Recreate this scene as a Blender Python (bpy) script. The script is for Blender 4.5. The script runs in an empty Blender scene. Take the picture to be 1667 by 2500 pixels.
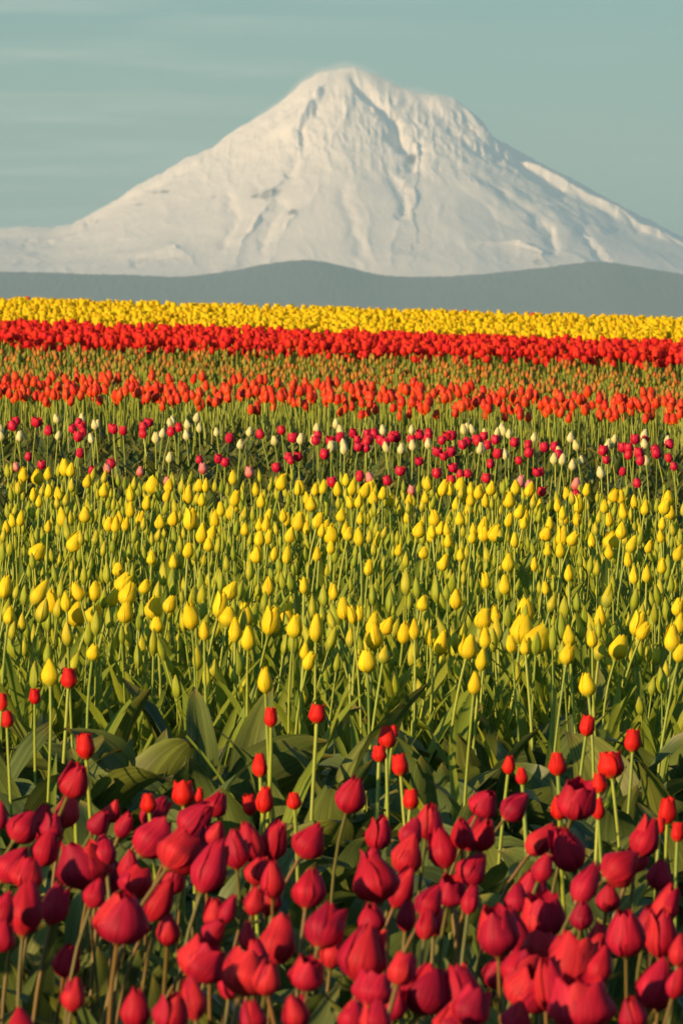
import bpy, math, random
import numpy as np
from mathutils import Vector, Matrix, Euler

random.seed(7)
RNG = np.random.default_rng(11)
R = math.radians
sc = bpy.context.scene
COL = sc.collection

# ------------------------------------------------------------------ camera
W0, H0, F = 1667.0, 2500.0, 15000.0        # photograph size and focal length in its pixels
HOR = 800.0                                # pixel row of eye level
cam_d = bpy.data.cameras.new('camera')
cam_d.sensor_fit = 'VERTICAL'
cam_d.sensor_height = 36.0
cam_d.lens = 36.0 * F / H0
cam_d.clip_start = 0.2
cam_d.clip_end = 200000.0
cam_d.dof.use_dof = True
cam_d.dof.focus_distance = 20.0
cam_d.dof.aperture_fstop = 22.0
cam = bpy.data.objects.new('camera', cam_d)
COL.objects.link(cam)
cam.location = (0, 0, 0)
cam.rotation_euler = (R(90) - math.atan((H0 / 2 - HOR) / F), 0, 0)
sc.camera = cam

# ------------------------------------------------------------------ light
SUN_AZ, SUN_EL = 47.0, 12.0                # degrees left of straight-behind, above the horizon
sun_dir = Vector((-math.sin(R(SUN_AZ)) * math.cos(R(SUN_EL)), -math.cos(R(SUN_AZ)) * math.cos(R(SUN_EL)), math.sin(R(SUN_EL))))
sl = bpy.data.lights.new('sun', 'SUN')
sl.energy = 5.0
sl.angle = R(0.53)
sl.color = (1.0, 0.66, 0.35)
sun = bpy.data.objects.new('sun', sl)
COL.objects.link(sun)
sun.rotation_euler = sun_dir.to_track_quat('Z', 'Y').to_euler()

world = bpy.data.worlds.new('World')
sc.world = world
world.use_nodes = True
wn = world.node_tree
wn.nodes.clear()
wo = wn.nodes.new('ShaderNodeOutputWorld')
bg = wn.nodes.new('ShaderNodeBackground')
sky = wn.nodes.new('ShaderNodeTexSky')
sky.sky_type = 'NISHITA'
sky.sun_disc = False
sky.sun_elevation = R(SUN_EL)
sky.sun_rotation = R(180 + SUN_AZ)
sky.altitude = 100
sky.air_density = 1.0
sky.dust_density = 1.2
sky.ozone_density = 1.6
bg.inputs['Strength'].default_value = 0.063
# thin high cirrus streaks, drawn out along the horizon
tc = wn.nodes.new('ShaderNodeTexCoord')
mp = wn.nodes.new('ShaderNodeMapping')
mp.inputs['Scale'].default_value = (14, 14, 190)
nz = wn.nodes.new('ShaderNodeTexNoise')
nz.inputs['Scale'].default_value = 1.6
nz.inputs['Detail'].default_value = 5
nz.inputs['Roughness'].default_value = 0.55
rp = wn.nodes.new('ShaderNodeValToRGB')
rp.color_ramp.elements[0].position = 0.44
rp.color_ramp.elements[0].color = (0, 0, 0, 1)
rp.color_ramp.elements[1].position = 0.74
rp.color_ramp.elements[1].color = (0.62, 0.62, 0.62, 1)
tint = wn.nodes.new('ShaderNodeMix')
tint.data_type = 'RGBA'
tint.blend_type = 'MULTIPLY'
tint.inputs[0].default_value = 1.0
tint.inputs[7].default_value = (0.48, 0.95, 1.22, 1)
cm = wn.nodes.new('ShaderNodeMix')
cm.data_type = 'RGBA'
cm.inputs[7].default_value = (6.4, 6.9, 6.2, 1)
L = wn.links.new
L(tc.outputs['Generated'], mp.inputs['Vector'])
L(mp.outputs['Vector'], nz.inputs['Vector'])
L(nz.outputs['Fac'], rp.inputs['Fac'])
L(sky.outputs['Color'], tint.inputs[6])
L(tint.outputs[2], cm.inputs[6])
wsep = wn.nodes.new('ShaderNodeSeparateXYZ')
wmr = wn.nodes.new('ShaderNodeMapRange'); wmr.interpolation_type = 'SMOOTHSTEP'
wmr.inputs[1].default_value = 0.03; wmr.inputs[2].default_value = -0.06
wmr.inputs[3].default_value = 0.15; wmr.inputs[4].default_value = 1.0
wmu = wn.nodes.new('ShaderNodeMath'); wmu.operation = 'MULTIPLY'
L(tc.outputs['Generated'], wsep.inputs[0]); L(wsep.outputs['X'], wmr.inputs[0])
L(wmr.outputs[0], wmu.inputs[0]); L(rp.outputs['Color'], wmu.inputs[1])
L(wmu.outputs[0], cm.inputs[0])
L(cm.outputs[2], bg.inputs['Color'])
L(bg.outputs['Background'], wo.inputs['Surface'])

sc.view_settings.view_transform = 'Standard'
sc.view_settings.look = 'None'
sc.view_settings.gamma = 1.0
sc.view_settings.exposure = 0.7
sc.view_settings.use_curve_mapping = False
sc.cycles.use_denoising = True
sc.cycles.max_bounces = 6
sc.cycles.diffuse_bounces = 3
sc.cycles.transmission_bounces = 4
sc.cycles.volume_bounces = 1
sc.cycles.sample_clamp_indirect = 4.0

# ------------------------------------------------------------------ helpers
def tag(o, label=None, cat=None, group=None, kind=None):
    if label: o['label'] = label
    if cat: o['category'] = cat
    if group: o['group'] = group
    if kind: o['kind'] = kind
    return o

def mesh_np(name, V, Q, mats=(), mi=None, uv=None, rnd=None, smooth=True):
    """quads only; V (n,3), Q (m,4), mi (m,), uv (n,2), rnd (n,)"""
    me = bpy.data.meshes.new(name)
    V = np.asarray(V, np.float32); Q = np.asarray(Q, np.int32)
    n, m = len(V), len(Q)
    me.vertices.add(n); me.vertices.foreach_set('co', V.ravel())
    me.loops.add(m * 4); me.loops.foreach_set('vertex_index', Q.ravel())
    me.polygons.add(m)
    me.polygons.foreach_set('loop_start', np.arange(0, m * 4, 4, dtype=np.int32))
    me.polygons.foreach_set('loop_total', np.full(m, 4, np.int32))
    for k in mats: me.materials.append(k)
    if mi is not None: me.polygons.foreach_set('material_index', np.asarray(mi, np.int32))
    if uv is not None:
        l = me.uv_layers.new(name='UVMap')
        l.data.foreach_set('uv', np.asarray(uv, np.float32)[Q.ravel()].ravel())
    if rnd is not None:
        a = me.attributes.new('rnd', 'FLOAT', 'POINT')
        a.data.foreach_set('value', np.asarray(rnd, np.float32))
    me.update(calc_edges=True)
    me.polygons.foreach_set('use_smooth', np.full(m, bool(smooth)))
    return me

def link(name, data, parent=None):
    o = bpy.data.objects.new(name, data)
    COL.objects.link(o)
    if parent is not None: o.parent = parent
    return o

def grid_quads(nu, nv):
    i, j = np.meshgrid(np.arange(nu - 1), np.arange(nv - 1), indexing='ij')
    a = (i * nv + j).ravel()
    return np.stack([a, a + 1, a + nv + 1, a + nv], 1)

class Part:
    """a small numpy mesh: vertices, quads, uv, material index"""
    def __init__(s, V, Q, uv, mi=0):
        s.V, s.Q, s.uv = np.asarray(V, float), np.asarray(Q), np.asarray(uv, float)
        s.mi = np.full(len(s.Q), mi) if np.isscalar(mi) else np.asarray(mi)
    def moved(s, M):
        M = np.array(M)
        return Part(s.V @ M[:3, :3].T + M[:3, 3], s.Q, s.uv, s.mi)

def merge(parts):
    V, Q, U, M, k = [], [], [], [], 0
    for p in parts:
        V.append(p.V); Q.append(p.Q + k); U.append(p.uv); M.append(p.mi); k += len(p.V)
    return Part(np.concatenate(V), np.concatenate(Q), np.concatenate(U), np.concatenate(M))

def vnoise(x, y, seed=0):
    """smooth 2-d value noise in -1..1"""
    xi, yi = np.floor(x).astype(np.int64), np.floor(y).astype(np.int64)
    fx, fy = x - xi, y - yi
    fx, fy = fx * fx * fx * (fx * (fx * 6 - 15) + 10), fy * fy * fy * (fy * (fy * 6 - 15) + 10)
    def h(a, b):
        n = (a * 374761393 + b * 668265263 + seed * 974634777) & 0x7fffffff
        n = ((n ^ (n >> 13)) * 1274126177) & 0x7fffffff
        return ((n ^ (n >> 16)) & 0xffff) / 32767.5 - 1.0
    a, b, c, d = h(xi, yi), h(xi + 1, yi), h(xi, yi + 1), h(xi + 1, yi + 1)
    return (a * (1 - fx) + b * fx) * (1 - fy) + (c * (1 - fx) + d * fx) * fy

def fbm(x, y, octs=5, seed=0, gain=0.5, ridged=False):
    t, amp, f = 0, 1.0, 1.0
    for k in range(octs):
        n = vnoise(x * f, y * f, seed + k * 17)
        if ridged: n = 1 - 2 * np.abs(n)
        t = t + n * amp; amp *= gain; f *= 2.03
    return t

# ------------------------------------------------------------------ materials
def nodes_of(name):
    m = bpy.data.materials.new(name); m.use_nodes = True
    nt = m.node_tree; nt.nodes.clear()
    out = nt.nodes.new('ShaderNodeOutputMaterial')
    return m, nt, out

def rnd_socket(nt):
    """0..1 per object, or per plant inside a joined bed"""
    oi = nt.nodes.new('ShaderNodeObjectInfo')
    at = nt.nodes.new('ShaderNodeAttribute'); at.attribute_name = 'rnd'
    a = nt.nodes.new('ShaderNodeMath'); a.operation = 'ADD'
    f = nt.nodes.new('ShaderNodeMath'); f.operation = 'FRACT'
    nt.links.new(oi.outputs['Random'], a.inputs[0]); nt.links.new(at.outputs['Fac'], a.inputs[1])
    nt.links.new(a.outputs[0], f.inputs[0])
    return f.outputs[0]

def blade_mat(name, stops, streak=0.25, base_mix=None, rough=0.5, trans=0.3, spec=0.3, uvscale=(26, 1.5), tip=None):
    """petals and leaves: STOPS colours picked per plant, fibres along the blade, BASE_MIX colour at its foot, TIP colour at its tip"""
    m, nt, out = nodes_of(name)
    N, Lk = nt.nodes.new, nt.links.new
    r = rnd_socket(nt)
    cr = N('ShaderNodeValToRGB')
    el = cr.color_ramp.elements
    while len(el) < len(stops): el.new(0.5)
    for k, c in enumerate(stops):
        el[k].position = k / max(1, len(stops) - 1); el[k].color = (*c, 1)
    Lk(r, cr.inputs['Fac'])
    col = cr.outputs['Color']
    uv = N('ShaderNodeUVMap'); uv.uv_map = 'UVMap'
    sx = N('ShaderNodeSeparateXYZ'); Lk(uv.outputs['UV'], sx.inputs[0])
    def mixc(fac, a, b, mode='MIX'):
        k = N('ShaderNodeMix'); k.data_type = 'RGBA'; k.blend_type = mode
        if isinstance(fac, float): k.inputs[0].default_value = fac
        else: Lk(fac, k.inputs[0])
        for s, v in ((6, a), (7, b)):
            if isinstance(v, tuple): k.inputs[s].default_value = (*v, 1)
            else: Lk(v, k.inputs[s])
        return k.outputs[2]
    def ramp(sock, p0, p1, lo=0.0, hi=1.0):
        k = N('ShaderNodeMapRange'); k.interpolation_type = 'SMOOTHSTEP'
        k.inputs[1].default_value = p0; k.inputs[2].default_value = p1
        k.inputs[3].default_value = lo; k.inputs[4].default_value = hi
        Lk(sock, k.inputs[0]); return k.outputs[0]
    if base_mix: col = mixc(ramp(sx.outputs['Y'], base_mix[1], 0.0), col, base_mix[0])
    if tip: col = mixc(ramp(sx.outputs['Y'], tip[1], 1.0), col, tip[0])
    mp = N('ShaderNodeMapping'); mp.inputs['Scale'].default_value = (uvscale[0], uvscale[1], 1)
    Lk(uv.outputs['UV'], mp.inputs['Vector'])
    cx = N('ShaderNodeCombineXYZ'); Lk(r, cx.inputs[2])
    va = N('ShaderNodeVectorMath'); va.operation = 'MULTIPLY_ADD'
    va.inputs[1].default_value = (1, 1, 1)
    sc10 = N('ShaderNodeVectorMath'); sc10.operation = 'SCALE'; sc10.inputs['Scale'].default_value = 37.0
    Lk(cx.outputs[0], sc10.inputs[0])
    Lk(mp.outputs[0], va.inputs[0]); Lk(sc10.outputs[0], va.inputs[2])
    nz = N('ShaderNodeTexNoise'); nz.inputs['Scale'].default_value = 1.0; nz.inputs['Detail'].default_value = 4
    Lk(va.outputs[0], nz.inputs['Vector'])
    br = ramp(nz.outputs['Fac'], 0.25, 0.75, 1 - streak, 1 + streak)
    hv = N('ShaderNodeHueSaturation'); Lk(br, hv.inputs['Value']); Lk(col, hv.inputs['Color'])
    col = hv.outputs[0]
    p = N('ShaderNodeBsdfPrincipled')
    p.inputs['Roughness'].default_value = rough
    p.inputs['Specular IOR Level'].default_value = spec
    Lk(col, p.inputs['Base Color'])
    if 'petal' in name:
        p.inputs['Sheen Weight'].default_value = 0.25; p.inputs['Sheen Roughness'].default_value = 0.4
        Lk(col, p.inputs['Sheen Tint'])
    bp = N('ShaderNodeBump'); bp.inputs['Strength'].default_value = 0.25; bp.inputs['Distance'].default_value = 0.002
    Lk(nz.outputs['Fac'], bp.inputs['Height']); Lk(bp.outputs[0], p.inputs['Normal'])
    t = N('ShaderNodeBsdfTranslucent'); Lk(col, t.inputs['Color'])
    mx = N('ShaderNodeMixShader'); mx.inputs[0].default_value = trans
    Lk(p.outputs[0], mx.inputs[1]); Lk(t.outputs[0], mx.inputs[2])
    Lk(mx.outputs[0], out.inputs['Surface'])
    return m

M = {}
M['crimson'] = blade_mat('crimson_petal', [(0.30, 0.006, 0.034), (0.48, 0.012, 0.046), (0.42, 0.008, 0.026), (0.62, 0.030, 0.040)], 0.42, ((0.42, 0.03, 0.03), 0.12), 0.62, 0.25, 0.22)
M['scarlet'] = blade_mat('scarlet_petal', [(0.66, 0.014, 0.014), (0.74, 0.022, 0.012), (0.60, 0.010, 0.016)], 0.22, ((0.5, 0.12, 0.02), 0.18), 0.6, 0.3, 0.2)
M['yellow'] = blade_mat('yellow_petal', [(0.86, 0.68, 0.016), (0.90, 0.75, 0.022), (0.88, 0.64, 0.014), (0.80, 0.68, 0.026)], 0.14, ((0.50, 0.48, 0.03), 0.3), 0.6, 0.36, 0.2)
M['greenish'] = blade_mat('greenish_petal', [(0.55, 0.52, 0.025), (0.66, 0.55, 0.02), (0.46, 0.48, 0.03)], 0.18, ((0.25, 0.32, 0.04), 0.5), 0.5, 0.28)
M['bud'] = blade_mat('bud_skin', [(0.31, 0.40, 0.024), (0.37, 0.43, 0.024), (0.56, 0.53, 0.020), (0.27, 0.37, 0.026)], 0.2, ((0.24, 0.29, 0.03), 0.4), 0.55, 0.3, tip=((0.40, 0.38, 0.03), 0.6))
M['cream'] = blade_mat('cream_petal', [(0.78, 0.70, 0.30), (0.80, 0.74, 0.38), (0.72, 0.68, 0.26)], 0.10, ((0.5, 0.55, 0.16), 0.3), 0.5, 0.28)
M['magenta'] = blade_mat('magenta_petal', [(0.62, 0.012, 0.045), (0.56, 0.010, 0.055), (0.66, 0.018, 0.035)], 0.25, None, 0.5, 0.25)
M['pink'] = blade_mat('pink_petal', [(0.80, 0.32, 0.28), (0.78, 0.26, 0.24)], 0.15, ((0.72, 0.12, 0.10), 0.6), 0.5, 0.3)
M['orange'] = blade_mat('orange_petal', [(0.74, 0.042, 0.012), (0.80, 0.080, 0.012), (0.70, 0.030, 0.014), (0.80, 0.10, 0.014)], 0.25, ((0.7, 0.2, 0.02), 0.25), 0.5, 0.25)
M['russet'] = blade_mat('russet_petal', [(0.20, 0.25, 0.03), (0.60, 0.13, 0.018), (0.24, 0.27, 0.03), (0.50, 0.12, 0.02), (0.20, 0.26, 0.03), (0.60, 0.22, 0.018)], 0.25, ((0.2, 0.22, 0.03), 0.4), 0.5, 0.2)
M['red'] = blade_mat('red_petal', [(0.82, 0.034, 0.022), (0.84, 0.06, 0.022), (0.74, 0.020, 0.026), (0.82, 0.04, 0.03)], 0.2, None, 0.6, 0.42, 0.2)
M['gold'] = blade_mat('gold_petal', [(0.88, 0.66, 0.010), (0.90, 0.73, 0.014), (0.87, 0.60, 0.009), (0.82, 0.64, 0.014)], 0.14, None, 0.6, 0.42, 0.2)
M['stem'] = blade_mat('tulip_stem', [(0.24, 0.315, 0.036), (0.29, 0.34, 0.034), (0.19, 0.275, 0.040)], 0.2, None, 0.45, 0.06, uvscale=(6, 3))
M['redstem'] = blade_mat('reddish_stem', [(0.12, 0.12, 0.03), (0.18, 0.095, 0.028), (0.10, 0.125, 0.03)], 0.2, None, 0.45, 0.06, uvscale=(6, 3))
M['slimleaf'] = blade_mat('slender_leaf', [(0.22, 0.285, 0.024), (0.17, 0.245, 0.030), (0.28, 0.32, 0.022)], 0.22, None, 0.5, 0.35, 0.3, uvscale=(22, 0.8))
M['leaf'] = blade_mat('tulip_leaf', [(0.108, 0.148, 0.026), (0.082, 0.126, 0.034), (0.135, 0.160, 0.022), (0.070, 0.110, 0.036)], 0.36, ((0.15, 0.17, 0.06), 0.15), 0.48, 0.25, 0.35, uvscale=(18, 0.8), tip=((0.17, 0.16, 0.035), 0.86))

def soil_mat():
    m, nt, out = nodes_of('soil')
    N, Lk = nt.nodes.new, nt.links.new
    tc = N('ShaderNodeTexCoord')
    nz = N('ShaderNodeTexNoise'); nz.inputs['Scale'].default_value = 9; nz.inputs['Detail'].default_value = 8
    Lk(tc.outputs['Object'], nz.inputs['Vector'])
    cr = N('ShaderNodeValToRGB')
    cr.color_ramp.elements[0].color = (0.018, 0.014, 0.009, 1); cr.color_ramp.elements[1].color = (0.075, 0.055, 0.032, 1)
    cr.color_ramp.elements[0].position = 0.3; cr.color_ramp.elements[1].position = 0.75
    Lk(nz.outputs['Fac'], cr.inputs['Fac'])
    p = N('ShaderNodeBsdfPrincipled'); p.inputs['Roughness'].default_value = 0.95
    p.inputs['Specular IOR Level'].default_value = 0.1
    bp = N('ShaderNodeBump'); bp.inputs['Strength'].default_value = 0.7; bp.inputs['Distance'].default_value = 0.02
    Lk(nz.outputs['Fac'], bp.inputs['Height']); Lk(bp.outputs[0], p.inputs['Normal'])
    Lk(cr.outputs['Color'], p.inputs['Base Color']); Lk(p.outputs[0], out.inputs['Surface'])
    return m

def snow_mat():
    m, nt, out = nodes_of('snow_rock_and_shade')
    N, Lk = nt.nodes.new, nt.links.new
    at = N('ShaderNodeAttribute'); at.attribute_name = 'rnd'       # 1 where rocks show, and where gully shade is painted on the snow
    tc = N('ShaderNodeTexCoord')
    nz = N('ShaderNodeTexNoise'); nz.inputs['Scale'].default_value = 0.012; nz.inputs['Detail'].default_value = 6
    Lk(tc.outputs['Object'], nz.inputs['Vector'])
    a = N('ShaderNodeMath'); a.operation = 'MULTIPLY_ADD'; a.inputs[1].default_value = 0.9; a.inputs[2].default_value = -0.45
    Lk(nz.outputs['Fac'], a.inputs[0])
    b = N('ShaderNodeMath'); b.operation = 'ADD'
    Lk(a.outputs[0], b.inputs[0]); Lk(at.outputs['Fac'], b.inputs[1])
    mr = N('ShaderNodeMapRange'); mr.inputs[1].default_value = 0.34; mr.inputs[2].default_value = 0.72
    Lk(b.outputs[0], mr.inputs[0])
    mx = N('ShaderNodeMix'); mx.data_type = 'RGBA'
    mx.inputs[6].default_value = (0.74, 0.69, 0.655, 1); mx.inputs[7].default_value = (0.17, 0.15, 0.14, 1)
    Lk(mr.outputs[0], mx.inputs[0])
    p = N('ShaderNodeBsdfPrincipled'); p.inputs['Roughness'].default_value = 0.7
    p.inputs['Specular IOR Level'].default_value = 0.15
    Lk(mx.outputs[2], p.inputs['Base Color']); Lk(p.outputs[0], out.inputs['Surface'])
    return m

def forest_mat():
    m, nt, out = nodes_of('far_forest')
    N, Lk = nt.nodes.new, nt.links.new
    tc = N('ShaderNodeTexCoord')
    nz = N('ShaderNodeTexNoise'); nz.inputs['Scale'].default_value = 0.004; nz.inputs['Detail'].default_value = 7
    Lk(tc.outputs['Object'], nz.inputs['Vector'])
    cr = N('ShaderNodeValToRGB')
    cr.color_ramp.elements[0].color = (0.026, 0.042, 0.036, 1); cr.color_ramp.elements[1].color = (0.055, 0.080, 0.066, 1)
    Lk(nz.outputs['Fac'], cr.inputs['Fac'])
    p = N('ShaderNodeBsdfPrincipled'); p.inputs['Roughness'].default_value = 0.9
    Lk(cr.outputs['Color'], p.inputs['Base Color']); Lk(p.outputs[0], out.inputs['Surface'])
    return m

# ------------------------------------------------------------------ the lie of the land
SLOPE, EYE, TILT = (HOR - 485.0) / F, 1.55, 0.030

def zg(x, y):
    """ground height under (x, y): a field rising gently to a crest 60 m off, then falling to a plain"""
    x, y = np.asarray(x, float), np.asarray(y, float)
    c = np.clip(y - 57.0, 0, None)
    drop = np.where(c < 20, 0.006 * c * c, 2.4 + 0.24 * (c - 20))
    z = -EYE + SLOPE * np.clip(y, -200, 400) - TILT * np.clip(x, -80, 80) - drop
    return np.maximum(z, -55.0 + 0 * y)

def spot(px, py, hh):
    """field point (x, y) whose plant top of height hh shows at photograph pixel (px, py)"""
    v = py - TILT * (px - W0 / 2)
    d = F * (EYE - hh) / (v - 485.0)
    return (px - W0 / 2) / F * d, d

ys = np.concatenate([np.linspace(-60, 5, 14), np.linspace(6, 90, 85), np.geomspace(95, 95000, 60)])
xs = np.concatenate([-np.geomspace(60000, 8.5, 40), np.linspace(-8, 8, 41), np.geomspace(8.5, 60000, 40)])
X, Y = np.meshgrid(xs, ys, indexing='ij')
Z = zg(X, Y) + np.where((np.abs(X) < 9) & (Y > 4) & (Y < 70), 0.012 * vnoise(X * 3, Y * 3, 5), 0)
ground = link('ground', mesh_np('ground', np.stack([X, Y, Z], -1).reshape(-1, 3), grid_quads(len(xs), len(ys))[:, ::-1], [soil_mat()]))
tag(ground, kind='structure')

# ------------------------------------------------------------------ wooded ridge in front of the mountain
HD = 50500.0
hp = [(-2200, 672), (-900, 664), (-300, 668), (0, 664), (100, 665), (200, 669), (320, 672), (430, 677), (500, 671), (560, 663), (620, 651), (680, 640), (735, 635), (780, 637), (840, 650), (900, 667), (950, 675), (1050, 677), (1150, 672), (1250, 662), (1350, 651), (1420, 641), (1470, 638), (1530, 647), (1600, 660), (1667, 671), (1900, 680), (2600, 668), (3800, 676)]
xs = np.concatenate([np.linspace(-2100, -60, 120), np.linspace(-55, 1725, 900), np.linspace(1735, 3700, 120)])
ys = np.linspace(-5200, 5200, 64)
prof = np.interp(xs, [p[0] for p in hp], [p[1] for p in hp])
prof = np.convolve(np.pad(prof, 15, mode='edge'), np.ones(31) / 31, 'valid')
XX = (xs - W0 / 2) / F * HD
X, Y = np.meshgrid(XX, ys, indexing='ij')
top = ((HOR - prof) / F * HD)[:, None]
sh = np.clip(1 - np.abs(Y) / 5000, 0, 1)
sh = sh * sh * (3 - 2 * sh)
rough = fbm(X / 900, Y / 900, 5, 3)
Z = -80 + (top + 80) * sh + rough * 28 * sh * (1 - sh) * 4 + 5.0 * fbm(X / 45, Y / 60, 4, 9, 0.6) * sh
hills = link('hills', mesh_np('hills', np.stack([X, Y + HD, Z], -1).reshape(-1, 3), grid_quads(len(xs), len(ys))[:, ::-1], [forest_mat()]))
tag(hills, kind='structure')

# ------------------------------------------------------------------ the snow-covered volcano
MD = 60000.0
sil = [(-1500, 690), (-900, 660), (-500, 620), (-250, 590), (-100, 566), (0, 557), (60, 553), (130, 556), (180, 546), (240, 512), (290, 486), (330, 454), (400, 420), (450, 388), (520, 360), (560, 326), (620, 292), (680, 254), (735, 205), (775, 180), (835, 170), (870, 170), (905, 178), (950, 200), (985, 221), (1020, 231), (1070, 232), (1110, 247), (1150, 277), (1180, 302), (1200, 339), (1250, 366), (1330, 405), (1400, 440), (1490, 490), (1560, 526), (1667, 580), (1800, 640), (2100, 690), (3200, 720)]
def lat(px, yo): return (px - W0 / 2) / F * (MD + yo)
def hgt(py, yo): return (HOR - py) / F * (MD + yo)
# ridge lines: (pixel x, pixel y, metres towards the camera); slope of left flank, right flank
ridges = [
    ([(852, 172, 0), (868, 192, 150), (905, 240, 380), (940, 268, 520), (948, 300, 700), (962, 345, 900), (985, 400, 1250), (996, 432, 1500), (985, 470, 1900), (978, 540, 2500), (970, 660, 3600)], 1.0, 2.6),
    ([(800, 190, 60), (768, 228, 320), (750, 280, 620), (742, 330, 860), (722, 380, 1150), (700, 430, 1500), (650, 500, 2100), (600, 590, 2900), (560, 670, 3700)], 0.95, 2.0),
    ([(985, 221, 0), (1010, 262, 220), (1040, 308, 430), (1090, 365, 700), (1180, 440, 1100), (1260, 512, 1600), (1340, 592, 2300), (1400, 655, 2900), (1460, 715, 3600)], 0.5, 0.55),
    ([(1100, 245, 0), (1150, 290, 200), (1190, 340, 330), (1260, 385, 450), (1380, 440, 600), (1490, 495, 700), (1600, 560, 900), (1667, 600, 1000), (1800, 670, 1300)], 0.9, 0.8),
    ([(835, 250, 420), (832, 320, 900), (850, 400, 1400), (880, 480, 2000), (905, 570, 2800), (930, 680, 3700)], 0.9, 1.4),
    ([(930, 300, 600), (905, 360, 1000), (900, 410, 1350), (912, 450, 1650)], 1.2, 2.2),
    ([(790, 470, 2000), (740, 520, 2400), (690, 590, 3000), (650, 660, 3600)], 0.7, 1.1),
    ([(1180, 600, 2900), (1260, 590, 2800), (1320, 620, 3000), (1360, 680, 3500)], 0.9, 1.8),
    ([(420, 600, 2600), (460, 640, 3000), (500, 690, 3500)], 1.0, 1.8),
]
pxs = np.concatenate([np.linspace(-1500, -80, 70), np.linspace(-70, 1740, 640), np.linspace(1750, 3200, 70)])
yo = np.concatenate([np.linspace(-5400, -3800, 14), np.linspace(-3760, 300, 330), np.linspace(330, 6000, 50)])
X, Y = np.meshgrid((pxs - W0 / 2) / F * MD, yo, indexing='ij')
zs = hgt(np.interp(pxs, [p[0] for p in sil], [p[1] for p in sil]), 0)[:, None]
zl = hgt(705.0, 0)
t = np.clip(-Y / 4300.0, 0, 1.3)
ker = np.exp(-(np.linspace(-2.5, 2.5, 141)) ** 2); ker /= ker.sum()
fine = np.arange(-1500, 3201, 2.0)
smo = np.interp(fine, pxs, zs[:, 0])
smo = np.convolve(np.pad(smo, 70, mode='edge'), ker, 'valid')
smo = np.interp(pxs, fine, smo)[:, None]
sb = np.clip(-Y / 500.0, 0, 1); sb = sb * sb * (3 - 2 * sb)
zfront = zs * (1 - sb) + smo * sb
front = zl + (zfront - 40 * sb - zl) * np.clip(1 - t, 0, 1) ** 1.25 - np.clip(t - 1, 0, 1) * 900
back = zs - np.clip(Y, 0, None) * 0.45
Z = np.where(Y <= 0, front, back)
wx = X + 60 * fbm(X / 420, Y / 420, 3, 61)
wy = Y + 60 * fbm(X / 420, Y / 420, 3, 71)
for pts, sl_, sr_ in ridges:
    P = np.array([(lat(a, -c), -c, hgt(b, -c)) for a, b, c in pts])
    best = np.full(X.shape, -1e9)
    for a, b in zip(P[:-1], P[1:]):
        d = b[:2] - a[:2]; ll = d @ d
        u = ((wx - a[0]) * d[0] + (wy - a[1]) * d[1]) / ll
        uc = np.clip(u, 0, 1)
        ex, ey = wx - (a[0] + d[0] * uc), wy - (a[1] + d[1] * uc)
        dist = np.hypot(ex, ey)
        s = np.where(ex < 0, sl_, sr_)
        best = np.maximum(best, a[2] + (b[2] - a[2]) * uc - s * dist)
    k = 64.0                                              # soft maximum
    hi = np.maximum(Z, best)
    Z = hi + k * np.log1p(np.exp(-np.abs(Z - best) / k)) - k * 0.35 * np.exp(-np.abs(Z - best) / k)
infront = np.clip(-Y / 250.0, 0, 1)
steep = np.clip((Z - hgt(480, 0)) / 500.0, 0, 1) * np.clip((hgt(185, 0) - Z) / 250.0, 0.15, 1)
rid = fbm(wx / 210 + Y / 2600, Y / 760, 5, 21, 0.52, True)
Z = Z + infront * (rid * (4 + 10 * steep) + 16 * fbm(X / 900, Y / 900, 3, 33)) + infront * steep * 8 * fbm(X / 70, Y / 260, 3, 44, 0.5, True)
Z = Z + (1 - infront) * 5 * fbm(X / 60, Y / 60, 3, 51)
ppx, ppy = W0 / 2 + X / (MD + Y) * F, HOR - Z / (MD + Y) * F
gullies = [([(868, 182), (900, 222), (930, 262)], 14, 135), ([(952, 282), (968, 320), (985, 352)], 17, 150), ([(1010, 372), (1004, 405)], 17, 120), ([(215, 545), (300, 500), (400, 440), (470, 410)], 10, 38), ([(60, 600), (130, 590), (190, 575)], 8, 22),
           ([(765, 240), (775, 275)], 9, 40), ([(735, 318), (746, 355), (722, 385), (708, 420)], 11, 60), ([(955, 432), (985, 480), (978, 520)], 11, 50), ([(1045, 262), (1100, 320), (1200, 385)], 14, 35),
           ([(1180, 360), (1280, 412), (1400, 470), (1560, 545)], 20, 45), ([(1300, 540), (1340, 562), (1345, 600)], 14, 55), ([(1415, 560), (1450, 600), (1480, 640)], 10, 45),
           ([(690, 500), (650, 560), (640, 600)], 12, 35), ([(340, 640), (420, 620)], 14, 30), ([(830, 470), (860, 540), (880, 610)], 14, 28), ([(565, 480), (575, 540), (545, 600)], 12, 30)]
wpx, wpy = ppx + 7 * fbm(X / 160, Y / 260, 3, 111), ppy + 7 * fbm(X / 160, Y / 260, 3, 121)
for pts, wd, dp in gullies:
    dist = np.full(X.shape, 1e9)
    for (ax, ay), (b_x, b_y) in zip(pts[:-1], pts[1:]):
        dx, dy = b_x - ax, b_y - ay
        u = np.clip(((wpx - ax) * dx + (wpy - ay) * dy) / (dx * dx + dy * dy), 0, 1)
        dist = np.minimum(dist, np.hypot(wpx - ax - dx * u, wpy - ay - dy * u))
    Z = Z - 0.72 * dp * np.exp(-(dist / wd) ** 2) * infront
gx = np.gradient(Z, axis=0) / np.gradient(X, axis=0)
gy = np.gradient(Z, axis=1) / np.gradient(Y, axis=1)
slope = np.hypot(gx, gy)
ppx, ppy = W0 / 2 + X / (MD + Y) * F, HOR - Z / (MD + Y) * F
rock_and_shade = np.clip((slope - 1.5) * 0.30, 0, 0.6) * infront
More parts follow.
